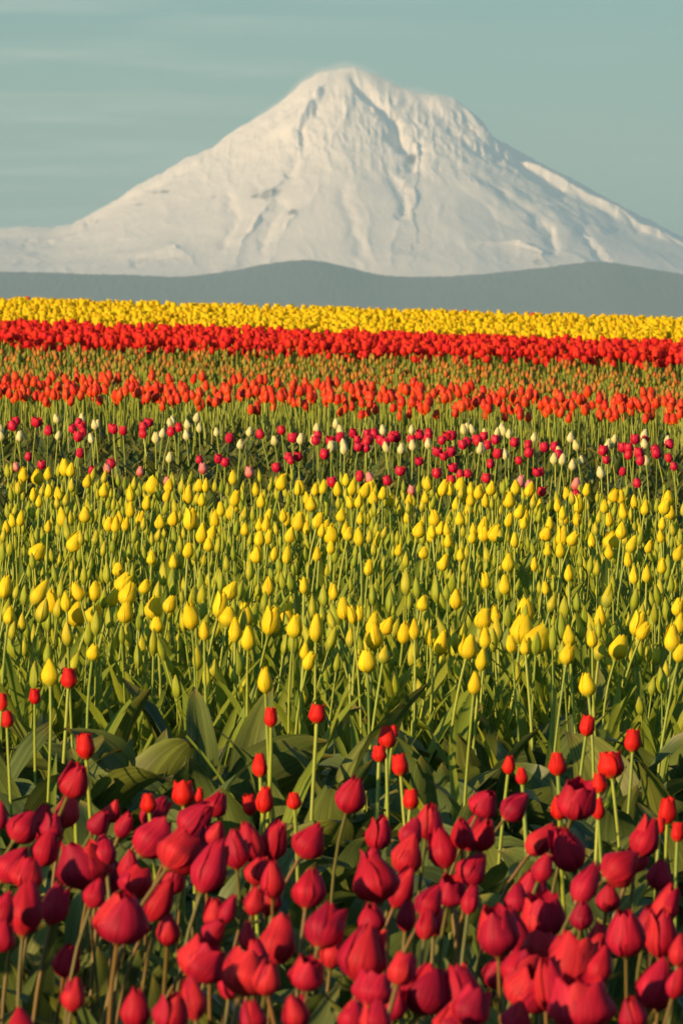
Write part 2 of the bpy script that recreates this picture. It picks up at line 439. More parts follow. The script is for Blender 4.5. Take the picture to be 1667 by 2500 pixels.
for cx, cy, rx, ry, a in [(655, 475, 52, 20, .8), (625, 468, 30, 14, .5), (718, 518, 22, 14, .9), (1000, 388, 18, 26, .9), (1140, 318, 26, 14, .55), (735, 350, 14, 34, .7), (705, 392, 12, 22, .7), (905, 205, 14, 30, .7), (965, 300, 22, 34, .9), (440, 430, 40, 9, .5), (390, 470, 50, 7, .6), (330, 500, 30, 7, .6), (220, 540, 40, 7, .7), (110, 590, 60, 6, .5), (280, 655, 60, 12, .5), (350, 640, 30, 14, .5), (1330, 560, 36, 26, .5), (1320, 640, 34, 12, .6), (520, 480, 16, 8, .4), (985, 450, 8, 40, .5)]:  # rocky patches, with shade of right-facing gullies painted in as dark colour
    q = ((ppx - cx) / rx) ** 2 + ((ppy - cy) / ry) ** 2
    rock_and_shade = np.maximum(rock_and_shade, a * np.exp(-q) * (0.75 + 0.5 * fbm(X / 120, Y / 200, 3, 91)) * infront)
mountain = link('mountain', mesh_np('mountain', np.stack([X, Y + MD, Z], -1).reshape(-1, 3), grid_quads(len(pxs), len(yo))[:, ::-1], [snow_mat()], rnd=np.clip(rock_and_shade, 0, 1).ravel()))
tag(mountain, kind='structure')

# ------------------------------------------------------------------ air: haze and the thin cloud round the summit
def volume_mat(name, density, color, aniso=0.0):
    m, nt, out = nodes_of(name)
    v = nt.nodes.new('ShaderNodeVolumePrincipled')
    v.inputs['Color'].default_value = (*color, 1)
    v.inputs['Density'].default_value = density
    v.inputs['Anisotropy'].default_value = aniso
    nt.links.new(v.outputs[0], out.inputs['Volume'])
    return m
HAZE = 1.6e-5
bx = np.array([(a, b, c) for a in (-70000, 70000) for b in (-6000, 99000) for c in (-300, 2750)], float)
bq = [(0, 1, 3, 2), (4, 6, 7, 5), (0, 4, 5, 1), (2, 3, 7, 6), (0, 2, 6, 4), (1, 5, 7, 3)]
haze = link('haze', mesh_np('haze', bx, bq, [volume_mat('haze_air', HAZE, (0.55, 0.84, 1.0))], smooth=False))
tag(haze, kind='stuff')

cp = [(545, 335), (610, 298), (675, 256), (730, 208), (775, 180), (830, 166), (880, 166), (925, 184), (985, 216), (1050, 224), (1105, 240), (1150, 276)]
cp = [(a, b + 7) for a, b in cp]
rad = [4, 13, 17, 21, 24, 22, 20, 16, 13, 12, 10, 4]
tt = np.linspace(0, len(cp) - 1, 70)
cx = np.interp(tt, range(len(cp)), [p[0] for p in cp]); cy = np.interp(tt, range(len(cp)), [p[1] for p in cp])
cr_ = np.interp(tt, range(len(cp)), rad) * (1 + 0.25 * vnoise(tt * 1.3, tt * 0, 3))
aa = np.linspace(0, 2 * math.pi, 25)
PX = np.stack([lat(cx, 0)[:, None] + 0 * aa, MD - 40 + 420 * np.cos(aa)[None, :] * (cr_ / 22)[:, None], hgt(cy, 0)[:, None] + (cr_ * 4.0)[:, None] * np.sin(aa)[None, :] * 1.0 + 14 * vnoise(tt[:, None] * 2 + aa * 0, 3 * np.cos(aa)[None, :] + 0 * tt[:, None], 8)], -1)
PX[0] = PX[0].mean(0); PX[-1] = PX[-1].mean(0)
C0 = PX.mean(1, keepdims=True)
VAP = volume_mat('cloud_vapour', 3.6e-4, (0.98, 0.98, 0.97))
for f_ in (1.0, 0.74, 0.5):
    cloud = link('summit_cloud', mesh_np('summit_cloud', (C0 + (PX - C0) * f_).reshape(-1, 3), grid_quads(len(tt), len(aa)), [VAP]))
    tag(cloud, kind='stuff')

# ------------------------------------------------------------------ tulip shapes
def petal(H, RR, th0, wid=1.15, top=0.25, sharp=2.2, flare=0.0, nu=9, nv=6, cup=0.10, belly=0.38, blunt=0.0, seed=0, crease=0.03, tear=0.0):
    u = np.linspace(0, 1, nu)[:, None] + np.zeros((1, nv))
    v = np.linspace(-1, 1, nv)[None, :] + np.zeros((nu, 1))
    ku = [0, 0.05, 0.14, belly, 0.66, 0.86, 1.0]
    kr = [0.10, 0.42, 0.74, 1.0, 0.90 - 0.22 * (1 - top), 0.62 * top + 0.30, top]
    uu = np.linspace(0, 1, 60)
    rr = np.interp(uu, ku, kr)
    rr = np.convolve(np.pad(rr, 3, mode='edge'), np.ones(7) / 7, 'valid')
    r = RR * np.interp(u, uu, rr)
    w = wid * np.sqrt(np.clip(1 - np.clip((u - 0.25) / 0.75, 0, 1) ** sharp, 0, 1)) * np.interp(u, [0, 0.2, 1], [0.95, 1.0, 1.0])
    w = np.maximum(w, 0.04 + blunt * 0.4)
    th = th0 + v * w * np.minimum(1.0, 0.5 + 0.5 * r.max() / np.maximum(r, 1e-6) * 0.9)
    n1 = vnoise(u * 2.5 + seed * 7.1, v * 1.5 + seed * 3.3, 7)
    rl = r * (1 - cup * v * v * u + 0.075 * n1 - crease * np.exp(-(v / 0.16) ** 2)) + flare * RR * np.clip(u - 0.35, 0, 1) ** 2
    z = H * (u - 0.05 * (1 - np.abs(v)) * 0) + H * 0.02 * n1 * u
    z = z - H * 0.10 * blunt * (np.abs(v) ** 2) * (u > 0.8)
    V = np.stack([rl * np.cos(th), rl * np.sin(th), z], -1).reshape(-1, 3)
    uv = np.stack([v * 0.5 + 0.5, u], -1).reshape(-1, 2)
    return Part(V, grid_quads(nu, nv), uv)

def cup_parts(H, RR, seed, top=0.25, flare=0.0, loose=0.0, sharp=2.2, blunt=0.0, nu=9, nv=6, odd=None):
    rg = random.Random(seed)
    out = []
    for k in range(6):
        inner = k >= 3
        a = (k % 3) * 2 * math.pi / 3 + (math.pi / 3 if inner else 0) + rg.uniform(-.1, .1)
        fl = flare + rg.uniform(0, loose)
        tp = top
        if odd is not None and k == odd: fl, tp = flare + 0.9, top + 0.25
        out.append(petal(H * (rg.uniform(0.94, 1.0) if inner else rg.uniform(0.92, 1.03)), RR * (0.90 if inner else 1.0), a, wid=rg.uniform(1.0, 1.2), top=tp * rg.uniform(0.8, 1.2), sharp=sharp, flare=fl, nu=nu, nv=nv, seed=seed * 10 + k, blunt=blunt, cup=0.12 if not inner else 0.05))
    return out

def tube(pts, rads, ns=6, mi=0):
    pts = np.asarray(pts, float); n = len(pts)
    T = np.gradient(pts, axis=0); T /= np.linalg.norm(T, axis=1)[:, None]
    ref = np.array([0.0, 1.0, 0.0])
    A = np.cross(T, ref); A /= np.maximum(np.linalg.norm(A, axis=1), 1e-6)[:, None]
    B = np.cross(T, A)
    an = np.linspace(0, 2 * math.pi, ns + 1)
    V = pts[:, None, :] + np.asarray(rads)[:, None, None] * (np.cos(an)[None, :, None] * A[:, None, :] + np.sin(an)[None, :, None] * B[:, None, :])
    uv = np.stack(np.meshgrid(np.linspace(0, 1, n), np.linspace(0, 1, ns + 1), indexing='ij')[::-1], -1)
    return Part(V.reshape(-1, 3), grid_quads(n, ns + 1), uv.reshape(-1, 2), mi)

def receptacle(RR):
    return tube([(0, 0, -0.004), (0, 0, 0.0), (0, 0, 0.004), (0, 0, 0.012)], [0.0035, RR * 0.2, RR * 0.3, 0.001], 7)

def stem_curve(base, top, axis, k=0.35, n=9):
    base, top, axis = np.array(base, float), np.array(top, float), np.array(axis, float)
    Ls = np.linalg.norm(top - base)
    p1 = base + np.array([0, 0, 1.0]) * Ls * k
    p2 = top - axis * Ls * k
    t = np.linspace(0, 1, n)[:, None]
    return base * (1 - t) ** 3 + 3 * p1 * t * (1 - t) ** 2 + 3 * p2 * t * t * (1 - t) + top * t ** 3

def leaf(Ln, Wd, bend=0.5, fold=0.35, wave=0.15, twist=0.3, seed=0, nu=11, nv=5, start=0.15):
    """a tulip blade growing from the origin, out along +x and up, bending over towards its tip"""
    u = np.linspace(0, 1, nu); v = np.linspace(-1, 1, nv)
    ang = R(82) - R(22) * start - bend * R(105) * u ** 1.7
    dx, dz = np.cos(ang), np.sin(ang)
    cx = np.concatenate([[0], np.cumsum((dx[1:] + dx[:-1]) / 2)]) * Ln / (nu - 1)
    cz = np.concatenate([[0], np.cumsum((dz[1:] + dz[:-1]) / 2)]) * Ln / (nu - 1)
    w = Wd * 0.5 * np.interp(u, [0, .12, .35, .6, .85, .96, 1], [.30, .60, 1, .92, .48, .18, .02])
    tw = twist * u * 1.6 + 0.35 * np.sin(u * 3 + seed)
    U, VV = np.meshgrid(u, v, indexing='ij')
    off_s = VV * w[:, None]
    off_n = fold * np.abs(VV) * w[:, None] + wave * Wd * 0.5 * np.sin(U * 9 + seed * 1.7 + VV * 1.2) * np.abs(VV) * U
    S = np.stack([-np.sin(tw) * np.sin(ang), np.cos(tw), np.sin(tw) * np.cos(ang)], -1)
    Nn = np.stack([-np.sin(ang) * np.cos(tw), -np.sin(tw), np.cos(ang) * np.cos(tw)], -1)
    C = np.stack([cx, 0 * cx, cz], -1)
    V = C[:, None, :] + off_s[..., None] * S[:, None, :] + off_n[..., None] * Nn[:, None, :]
    return Part(V.reshape(-1, 3), grid_quads(nu, nv), np.stack([VV * .5 + .5, U], -1).reshape(-1, 2))

def to_mesh(name, part, mats):
    return mesh_np(name, part.V, part.Q, mats, part.mi, part.uv)

def rotz(a): return Matrix.Rotation(a, 4, 'Z')

# shared leaf meshes
def leaf_set(n, ln, wd, bend, seed, nu=11, nv=5, mat='leaf'):
    rg = random.Random(seed)
    return [to_mesh('leaf', leaf(rg.uniform(*ln), rg.uniform(*wd), rg.uniform(*bend), rg.uniform(.2, .5), rg.uniform(.08, .3), rg.uniform(-.5, .5), k, nu, nv, rg.uniform(0, 1)), [M[mat]]) for k in range(n)]
LEAF_BROAD = leaf_set(14, (.22, .38), (.070, .120), (.35, 1.35), 1)
LEAF_MID = leaf_set(10, (.20, .32), (.035, .060), (.10, .70), 2, 9, 4)
LEAF_SLIM = leaf_set(8, (.28, .42), (.022, .042), (.02, .40), 3, 8, 3, 'slimleaf')

ORD = 'first second third fourth fifth sixth seventh eighth ninth tenth eleventh twelfth thirteenth fourteenth fifteenth sixteenth seventeenth eighteenth nineteenth'.split()
TENS = {2: 'twenty', 3: 'thirty', 4: 'forty', 5: 'fifty', 6: 'sixty', 7: 'seventy', 8: 'eighty'}
def nth(k):
    if k < 20: return ORD[k - 1]
    t, u = divmod(k, 10)
    return (TENS[t][:-1] + 'ieth') if u == 0 else TENS[t] + '-' + ORD[u - 1]

# ------------------------------------------------------------------ tulips built petal by petal
class Kind:
    def __init__(s, name, mat, variants, stem_mat='stem'):
        s.name, s.stem_mat = name, M[stem_mat]
        s.sets = []
        for H, RR, kw in variants:
            ps = [to_mesh('petal', p, [M[mat]]) for p in cup_parts(H, RR, len(s.sets) + 1 + len(name) * 3, **kw)]
            rc = to_mesh('flower', receptacle(RR), [s.stem_mat])
            s.sets.append((H, RR, ps, rc))

def tulip(kind, var, px, py, hpx, lean, hh, leaves, n_leaves, rg, wide=1.0, slim=1.0, depth_lean=None, hrange=(0.035, 0.085)):
    """one tulip whose flower centre shows at (px, py), leaning LEAN degrees to the right"""
    x, y = spot(px, py, hh)
    H, RR, ps, rc = kind.sets[var]
    size = min(max(hpx * y / F, hrange[0]), hrange[1]) / H
    la, lb = R(lean), R(rg.uniform(-14, 14) if depth_lean is None else depth_lean)
    axis = Vector((math.sin(la), math.sin(lb), math.cos(la) * math.cos(lb))).normalized()
    z0 = float(zg(x, y))
    head = Vector((x, y, z0 + hh)) - axis * (H * size * 0.5)
    bx_, by_ = head.x - math.sin(la) * rg.uniform(.10, .20) + rg.uniform(-.02, .02), head.y - math.sin(lb) * .12 + rg.uniform(-.03, .03)
    base = Vector((bx_, by_, float(zg(bx_, by_))))
    root = link(kind.name, None); root.location = base
    rel = head - base
    sr = rg.uniform(.0030, .0042) * slim
    st = tube(stem_curve((0, 0, -0.02), rel, axis), np.linspace(sr * 1.15, sr, 9), 6)
    link('stem', to_mesh('stem', st, [kind.stem_mat]), root)
    fl = link('flower', rc, root)
    q = axis.to_track_quat('Z', 'Y').to_matrix().to_4x4()
    fl.matrix_local = Matrix.Translation(rel) @ q @ rotz(rg.uniform(0, 6.28)) @ Matrix.Diagonal((size * wide, size * wide, size, 1))
    for p in ps: link('petal', p, fl)
    a0 = rg.uniform(0, 6.28)
    for k in range(n_leaves):
        lf = link('leaf', rg.choice(leaves), root)
        s = rg.uniform(.8, 1.15) * min(1.0, hh / .42)
        lf.matrix_local = Matrix.Translation((0, 0, -0.01 + .03 * k)) @ rotz(a0 + k * 2.4 + rg.uniform(-.4, .4)) @ Matrix.Scale(s, 4)
    root['_d'] = y; root['_x'] = x; root['_lean'] = lean
    return root

def rows_of(objs, n_rows):
    """split by depth into rows of about equal number, nearest first; each sorted left to right"""
    o = sorted(objs, key=lambda a: a['_d'])
    return [sorted(c, key=lambda a: a['_x'] / a['_d']) for c in np.array_split(np.array(o, dtype=object), n_rows)]

def lean_word(o):
    l = o['_lean']
    return 'leaning right' if l > 9 else 'leaning left' if l < -9 else 'standing upright'

def row_phrase(k, n):
    if k == 0: return 'the frontmost row'
    if k == n - 1: return 'the rearmost row'
    return f'the {nth(k + 1)} row from the front'

def done(objs):
    for o in objs:
        for k in ('_d', '_x', '_lean', '_look'):
            if k in o: del o[k]

# ---- crimson tulips nearest the camera: (px, py, width, height, lean, variant or -1)
CR = [(58,2020,72,78,30),(166,1978,60,82,15),(112,2071,62,85,20,4),(126,2020,34,44,10),(241,2010,40,55,25),(276,1980,40,55,15),(303,2015,36,60,15),(380,1983,72,80,40),(375,2045,85,100,38),(204,2114,92,105,-4,3),(254,2074,60,78,-8),(316,2114,55,85,10),(332,2157,55,68,20),(35,2110,80,95,40),(64,2130,75,74,10,2),(62,2219,80,120,12),(10,2221,55,85,20),(297,2240,105,118,15,2),(391,2197,62,108,18),(3,2288,60,66,10),(134,2208,62,92,15),(330,2465,65,92,0),(419,2472,78,92,14),(48,2503,60,60,0),(-2,1990,34,70,10),(233,2182,34,44,15),
(480,2002,85,90,40,4),(528,1965,42,44,20),(440,2082,76,92,35),(528,2035,48,62,10),(515,2115,76,135,25),(421,2150,56,74,12),(574,2072,60,90,-6),(611,2055,60,100,-10),(668,2055,66,97,24),(665,2146,56,92,6),(759,2053,86,86,34),(630,2127,46,44,20),(754,2168,84,92,10),(794,2262,90,102,12),(523,2275,52,67,30),(558,2221,28,70,15),(523,2232,28,40,5),(622,2200,34,44,0),(604,2286,38,62,5),(679,2296,82,116,15,4),(494,2350,98,92,32,3),(601,2377,86,102,5,3),(470,2438,66,102,-10),(625,2334,48,62,-12),(614,2489,42,54,0),(652,2390,60,82,10),
(859,1940,80,86,20),(926,2034,56,82,12),(1046,2007,62,78,5),(1004,2034,52,67,20),(998,2087,72,92,20),(1079,2071,63,92,-5),(1127,2034,56,77,-10),(1183,1962,66,64,20,2),(1183,2039,52,77,15),(1156,2120,72,87,40),(915,2146,86,106,-5,2),(985,2168,62,97,25),(1052,2200,67,82,25),(907,2243,44,46,0),(888,2329,105,126,8,4),(912,2417,62,64,5,3),(982,2369,32,62,20),(1041,2417,92,115,20,2),(1119,2414,82,112,-6,2),(1151,2462,62,92,15),(862,2481,62,60,0),(918,2489,46,54,5),(1100,2178,47,62,5),(993,2237,34,54,10),(1041,2259,26,44,8),(1148,2197,38,58,5),
(1260,1970,74,76,35),(1408,1954,64,88,20),(1322,2050,62,87,30),(1384,2074,76,107,-15,4),(1327,2120,44,64,15),(1579,2045,72,92,25),(1292,2170,62,78,10),(1260,2197,48,63,8),(1327,2237,72,96,5,3),(1260,2275,44,102,-5),(1215,2275,44,110,-5),(1517,2120,88,92,48),(1434,2155,62,102,20),(1485,2192,48,54,10),(1611,2135,58,74,10),(1627,2208,67,97,5),(1528,2278,73,112,-8,2),(1616,2280,60,112,8),(1660,2320,52,72,5),(1580,2250,44,64,8),(1400,2350,80,122,15),(1467,2360,50,87,12),(1274,2372,64,84,25),(1346,2410,54,130,-5),(1290,2420,82,92,30),(1421,2452,115,122,5,3),(1603,2404,82,116,25,4),(1319,2320,40,46,0),(1263,2487,60,60,5),(1654,2400,42,74,10),(1365,2318,32,52,-5),(1421,2235,54,64,8),(183,1908,70,78,30),(1545,2480,60,80,-4),(1100,2500,60,70,12),(720,2475,52,70,-10),(180,2430,50,66,8),(750,2380,44,60,6)]
LOW = [(1700 * ((k * .6180339 + .07) % 1) - 15, 2010 + 26 * k, 60, 80, 8) for k in range(18)]
crimson = Kind('crimson_tulip', 'crimson', [
    (.066, .0245, dict(top=.18, loose=.05, sharp=2.0)),
    (.064, .0230, dict(top=.12, loose=.02, sharp=1.7)),
    (.060, .0280, dict(top=.30, loose=.10, sharp=2.8)),
    (.056, .0290, dict(top=.55, flare=.15, loose=.30, sharp=2.2)),
    (.064, .0240, dict(top=.25, loose=.12, sharp=2.0, odd=1)),
    (.068, .0235, dict(top=.10, loose=.10, sharp=1.5)),
    (.064, .0250, dict(top=.22, loose=.22, sharp=1.8)),
    (.066, .0225, dict(top=.15, loose=.06, sharp=1.7, odd=4)),
], 'redstem')
rg = random.Random(3)
objs = []
for c in CR + LOW:
    px, py, w, h, ln = c[:5]
    var = c[5] if len(c) > 5 else rg.choice((0, 1, 4, 4, 5, 6, 6, 7, 7, 3))
    h = max(h * 1.16, .76 * .066 * F / (F * 1.08 / (py - 485)))
    o = tulip(crimson, var, px, py, h, ln + rg.uniform(-7, 11), .47 + rg.uniform(-.05, .05) - (.08 if c in LOW else 0), LEAF_MID, 3, rg, wide=min(1.2, max(.86, (c[2] / c[3]) / .72)), slim=.85, hrange=(.036, .092), depth_lean=rg.uniform(-24, 24))
    o['_look'] = {0: 'closed', 1: 'pointed', 2: 'plump', 3: 'open', 4: 'loose-petalled', 5: 'pointed', 6: 'loosening', 7: 'loose-petalled'}[var]
    objs.append(o)
rows = rows_of(objs, 7)
for k, r_ in enumerate(rows):
    for j, o in enumerate(r_):
        tag(o, f"{o['_look']} crimson tulip {lean_word(o)}, {nth(j + 1)} from the left in {row_phrase(k, 7)}", 'tulip', 'crimson tulips nearest the camera')
done(objs)

# ---- scarlet tulips scattered in the leafy gap
SC = [(168,1655,42,55),(85,1700,32,42),(5,1714,27,48),(16,1757,34,44),(208,1822,50,68),(183,1882,55,48),(661,1751,33,52),(775,1743,42,50),(634,1868,45,65),(447,1937,56,66),(487,1942,24,42),(362,1961,46,52),(646,1953,52,70),(608,1966,38,56),(718,1956,42,46),(944,1800,52,62),(926,1841,36,44),(976,1868,45,58),(1003,1953,40,52),(1243,1868,38,50),(1274,1895,34,46),(1361,1865,50,62),(1434,1772,42,55),(1545,1808,45,60),(1491,1868,68,70),(1463,1913,40,54),(1365,1972,50,66),(1460,1975,34,58),(1630,1980,48,70),(1655,2033,32,52),(1612,2018,26,44),(961,1787,26,36)]
scarlet = Kind('scarlet_tulip', 'scarlet', [
    (.056, .0215, dict(top=.62, flare=.02, sharp=4.0, loose=.06)),
    (.054, .0220, dict(top=.72, flare=.05, sharp=3.4, loose=.12)),
    (.056, .0200, dict(top=.45, sharp=3.0, loose=.04)),
])
objs = []
for px, py, w, h in SC:
    objs.append(tulip(scarlet, rg.randrange(3), px, py, h, rg.uniform(-7, 9), .42 + rg.uniform(-.03, .04), LEAF_BROAD, 3, rg, wide=min(1.25, max(.8, (w / h) / .76)), hrange=(.03, .062)))
rows = rows_of(objs, 3)
for k, r_ in enumerate(rows):
    for j, o in enumerate(r_):
        tag(o, f"small scarlet tulip, {nth(j + 1)} from the left in {('the near', 'the middle', 'the far')[k]} third of the leafy gap", 'tulip', 'scarlet tulips in the leafy gap')
done(objs)

# ---- leafy plants without flowers in the gap and among the crimson tulips
def leafy(px, py, hh, leaves, n, rg, name='tulip_plant'):
    x, y = spot(px, py, hh)
    root = link(name, None); root.location = (x, y, float(zg(x, y)))
    a0 = rg.uniform(0, 6.28); big = hh / .28
    for k in range(n):
        lf = link('leaf', rg.choice(leaves), root)
        lf.matrix_local = Matrix.Translation((rg.uniform(-.015, .015), rg.uniform(-.015, .015), -.01)) @ rotz(a0 + k * 2.2 + rg.uniform(-.5, .5)) @ Matrix.Scale(big * rg.uniform(.68, 1.08), 4)
    root['_d'] = y; root['_x'] = x; root['_lean'] = 0
    return root
objs = []
for k in range(160):
    px = -40 + 1750 * ((k * .6180339) % 1); py = 1640 + 400 * ((k + .5) / 160) + rg.uniform(-20, 20)
    objs.append(leafy(px, py, .38 if py < 1760 else .31, LEAF_BROAD, rg.choice((3, 4, 4, 5)), rg))
rows = rows_of(objs, 4)
for k, r_ in enumerate(rows):
    for j, o in enumerate(r_):
        tag(o, f"broad-leaved flowerless tulip plant, {nth(j + 1)} from the left in {('the nearest', 'the second', 'the third', 'the farthest')[k]} strip of the gap", 'tulip plant', 'flowerless tulip plants in the leafy gap')
done(objs)
objs = []
for k in range(120):
    px = -60 + 1790 * ((k * .6180339 + .3) % 1); py = 2130 + 900 * ((k + .5) / 120) + rg.uniform(-20, 20)
    objs.append(leafy(px, py, .31, LEAF_MID, 5, rg))
rows = rows_of(objs, 5)
for k, r_ in enumerate(rows):
    for j, o in enumerate(r_):
        tag(o, f"shaded flowerless plant under crimson tulips, {nth(j + 1)} from left in {row_phrase(k, 5)}", 'tulip plant', 'flowerless tulip plants under the crimson tulips')
done(objs)

# ---- yellow tulips: (px, py, width, height, lean, greenish)
YE = [(13,1432,28,52,10),(98,1445,36,65,30),(105,1491,36,55,10,1),(128,1466,27,55,5),(143,1483,26,50,2,1),(189,1443,30,46,-15),(231,1443,28,45,-3),(186,1497,42,56,6),(230,1499,36,46,25),(302,1422,36,50,15),(314,1449,34,55,20),(277,1458,26,42,20),(306,1495,30,46,8),(354,1432,26,34,12),(377,1483,36,53,8),(383,1525,27,36,0),(415,1474,26,40,12),(465,1502,38,63,0),(499,1539,22,45,0),(564,1441,38,44,25),(540,1476,34,58,10),(557,1506,38,46,10),(165,1548,26,55,0,1),(228,1592,24,28,0),(122,1642,40,58,-8),(23,1502,26,40,5),(54,1520,22,45,5,1),(161,1468,20,45,0),(574,1537,20,55,0),(289,1390,24,30,5),
(599,1500,32,55,3),(664,1515,46,72,10),(700,1498,28,54,5),(720,1528,32,52,0),(772,1532,30,62,0),(606,1557,26,55,5),(655,1432,26,44,0),(755,1613,26,44,8),(744,1590,18,34,0),(647,1660,28,58,0),(838,1485,26,50,0),(860,1500,20,42,0),(855,1557,22,44,0,1),(911,1523,30,58,3),(913,1553,42,60,8),(896,1613,38,52,2),(945,1528,30,42,25),(938,1598,32,42,5,1),(987,1543,30,52,0),(1011,1536,20,48,0),(1032,1472,26,36,10),(1049,1553,22,46,-5),(1077,1570,30,56,5),(1113,1462,28,46,0),(879,1498,18,32,8),(815,1445,18,36,0),(743,1432,18,38,-5),
(1145,1579,42,54,15),(1180,1510,34,48,10),(1184,1556,24,50,0),(1176,1610,28,50,3),(1159,1667,20,52,5),(1281,1491,36,56,0),(1274,1535,48,64,10),(1312,1560,50,66,20),(1281,1579,22,36,-10),(1388,1552,28,48,0),(1385,1596,32,48,0),(1511,1579,38,56,10),(1559,1522,36,56,15),(1570,1540,26,44,25),(1641,1556,34,62,0),(1658,1522,26,50,10),(1660,1594,26,42,15),(1434,1671,34,52,0),(1463,1587,34,46,8,1),(1446,1560,22,38,3),(1654,1481,26,42,0),(1465,1506,22,50,0),(1484,1453,30,55,15,1),(1232,1426,24,45,0),(1209,1499,20,40,0),(1214,1537,22,55,0,1),(1247,1571,20,42,0),(1331,1435,16,30,0),(1388,1399,20,38,0),(1547,1403,22,42,0),(1578,1401,22,38,0),(1186,1416,20,36,0),(1348,1472,22,42,12,1),
(92,1346,36,40,25),(183,1323,32,46,20),(152,1261,26,44,-15),(208,1256,24,36,5),(266,1279,22,34,0),(283,1279,18,38,0),(308,1279,18,32,4),(371,1361,24,32,8),(424,1370,22,34,4),(460,1343,26,36,0),(467,1267,34,50,12),(391,1274,24,34,8),(424,1265,22,36,4),(344,1265,20,34,15),(493,1301,26,46,5),(516,1303,28,42,15),(509,1330,20,30,0),(565,1247,24,40,4),(574,1216,22,38,4),(525,1265,18,40,5),(627,1354,26,38,3),(598,1292,20,30,0),(634,1314,22,36,0),(656,1310,16,35,3),(670,1350,18,36,0),(650,1279,22,38,4),(254,1196,22,34,0),(158,1140,24,40,0),(174,1147,20,32,5),(92,1163,30,36,5),(118,1156,18,30,0),(58,1158,22,34,0),(214,1174,20,32,10),(373,1183,38,42,10),(413,1185,22,32,12),(569,1165,20,34,0),(487,1185,20,30,0),(460,1207,24,44,4),(359,1227,18,34,0),(319,1243,18,36,0),(143,1205,20,32,0),(49,1187,22,32,3),(16,1287,18,30,0),(31,1270,18,32,5),(51,1265,16,36,0),(319,1205,14,36,0),(625,1194,18,32,0),(688,1176,24,38,12),(120,1198,18,30,0),(493,1220,18,30,8),(638,1223,18,32,0),(118,1285,14,28,0),(96,1223,16,28,0),
(732,1190,24,34,0),(770,1194,18,30,0),(789,1188,20,34,6),(824,1194,20,34,0),(845,1171,18,30,4),(860,1190,22,36,0),(891,1197,22,36,20),(904,1190,18,30,0),(912,1215,20,32,0),(935,1203,16,30,0),(952,1222,16,30,0),(856,1226,20,30,0),(876,1222,20,34,3),(759,1230,26,34,8),(998,1220,18,30,3),(833,1257,22,32,8),(994,1262,18,30,3),(1044,1180,22,32,0),(1038,1213,18,30,0),(1061,1264,24,38,-5),(1075,1289,22,32,15),(1023,1293,28,38,15),(1054,1305,22,36,0),(730,1272,28,44,10),(778,1270,24,38,8),(793,1287,26,36,15),(809,1303,34,46,10),(851,1303,22,32,6),(876,1310,24,42,0),(709,1305,26,38,15),(701,1354,22,42,0),(774,1352,18,34,0),(749,1289,18,32,0),(923,1316,16,36,0),(900,1385,16,36,5),(1034,1349,24,28,10),(1084,1372,20,40,8),(1124,1354,16,28,0),(1094,1320,18,32,0),(812,1442,20,36,3),(742,1429,20,38,0),(1155,1295,18,34,0),(1180,1285,24,44,5),(1143,1241,20,34,-3),(1113,1230,18,30,0),(1130,1209,20,32,6),(1082,1190,22,40,3),(1099,1192,18,34,0),(1124,1182,22,32,4),(1149,1194,18,32,0),(1186,1419,20,36,0),(1122,1266,20,32,4),(1174,1197,18,30,0),(700,1268,20,32,0),
(1258,1190,22,34,4),(1293,1194,24,36,12),(1243,1220,30,36,5),(1268,1249,24,34,15),(1281,1264,24,40,3),(1199,1192,22,32,15),(1168,1201,20,32,0),(1182,1303,24,36,3),(1153,1310,18,32,0),(1210,1301,30,40,20),(1256,1318,18,34,0),(1241,1373,28,42,10),(1333,1303,26,34,15),(1341,1278,16,32,4),(1375,1264,22,36,0),(1411,1230,28,46,0),(1373,1308,28,46,10),(1398,1314,24,36,20),(1367,1343,26,36,4),(1475,1236,20,32,6),(1499,1209,28,32,15),(1515,1211,18,32,0),(1574,1238,20,36,0),(1630,1215,26,34,0),(1622,1236,26,38,10),(1635,1251,20,32,0),(1517,1295,26,38,5),(1492,1318,34,42,20),(1486,1347,22,34,0),(1542,1328,24,40,15),(1444,1320,16,34,0),(1532,1366,18,34,-5),(1616,1381,16,36,6),(1304,1377,16,32,0),(1656,1350,24,38,12),(1612,1308,16,32,0),(1486,1268,18,32,0),(1520,1247,20,38,0),(1318,1234,16,32,0),(1360,1232,16,32,0),(1383,1205,18,30,0),(1408,1266,20,34,0),(1616,1278,16,30,0)]
yellow = Kind('yellow_tulip', 'yellow', [
    (.054, .0182, dict(top=.14, sharp=1.9, nu=8, nv=5)),
    (.056, .0175, dict(top=.10, sharp=1.6, loose=.03, nu=8, nv=5)),
    (.052, .0195, dict(top=.30, sharp=2.4, loose=.10, nu=8, nv=5)),
    (.054, .0180, dict(top=.20, sharp=2.0, loose=.06, nu=8, nv=5, odd=2)),
])
green_y = Kind('half_green_tulip', 'greenish', [
    (.054, .0165, dict(top=.10, sharp=1.6, nu=8, nv=5)),
    (.056, .0160, dict(top=.08, sharp=1.5, nu=8, nv=5)),
])
extra = []
for k in range(56):
    px = 1690 * ((k * .6180339 + .11) % 1) - 10
    extra.append((px, rg.uniform(1175, 1340) + TILT * (px - 833), 17, rg.uniform(28, 34), rg.uniform(-6, 10)) + ((1,) if rg.random() < .4 else ()))
ylw, grn = [], []
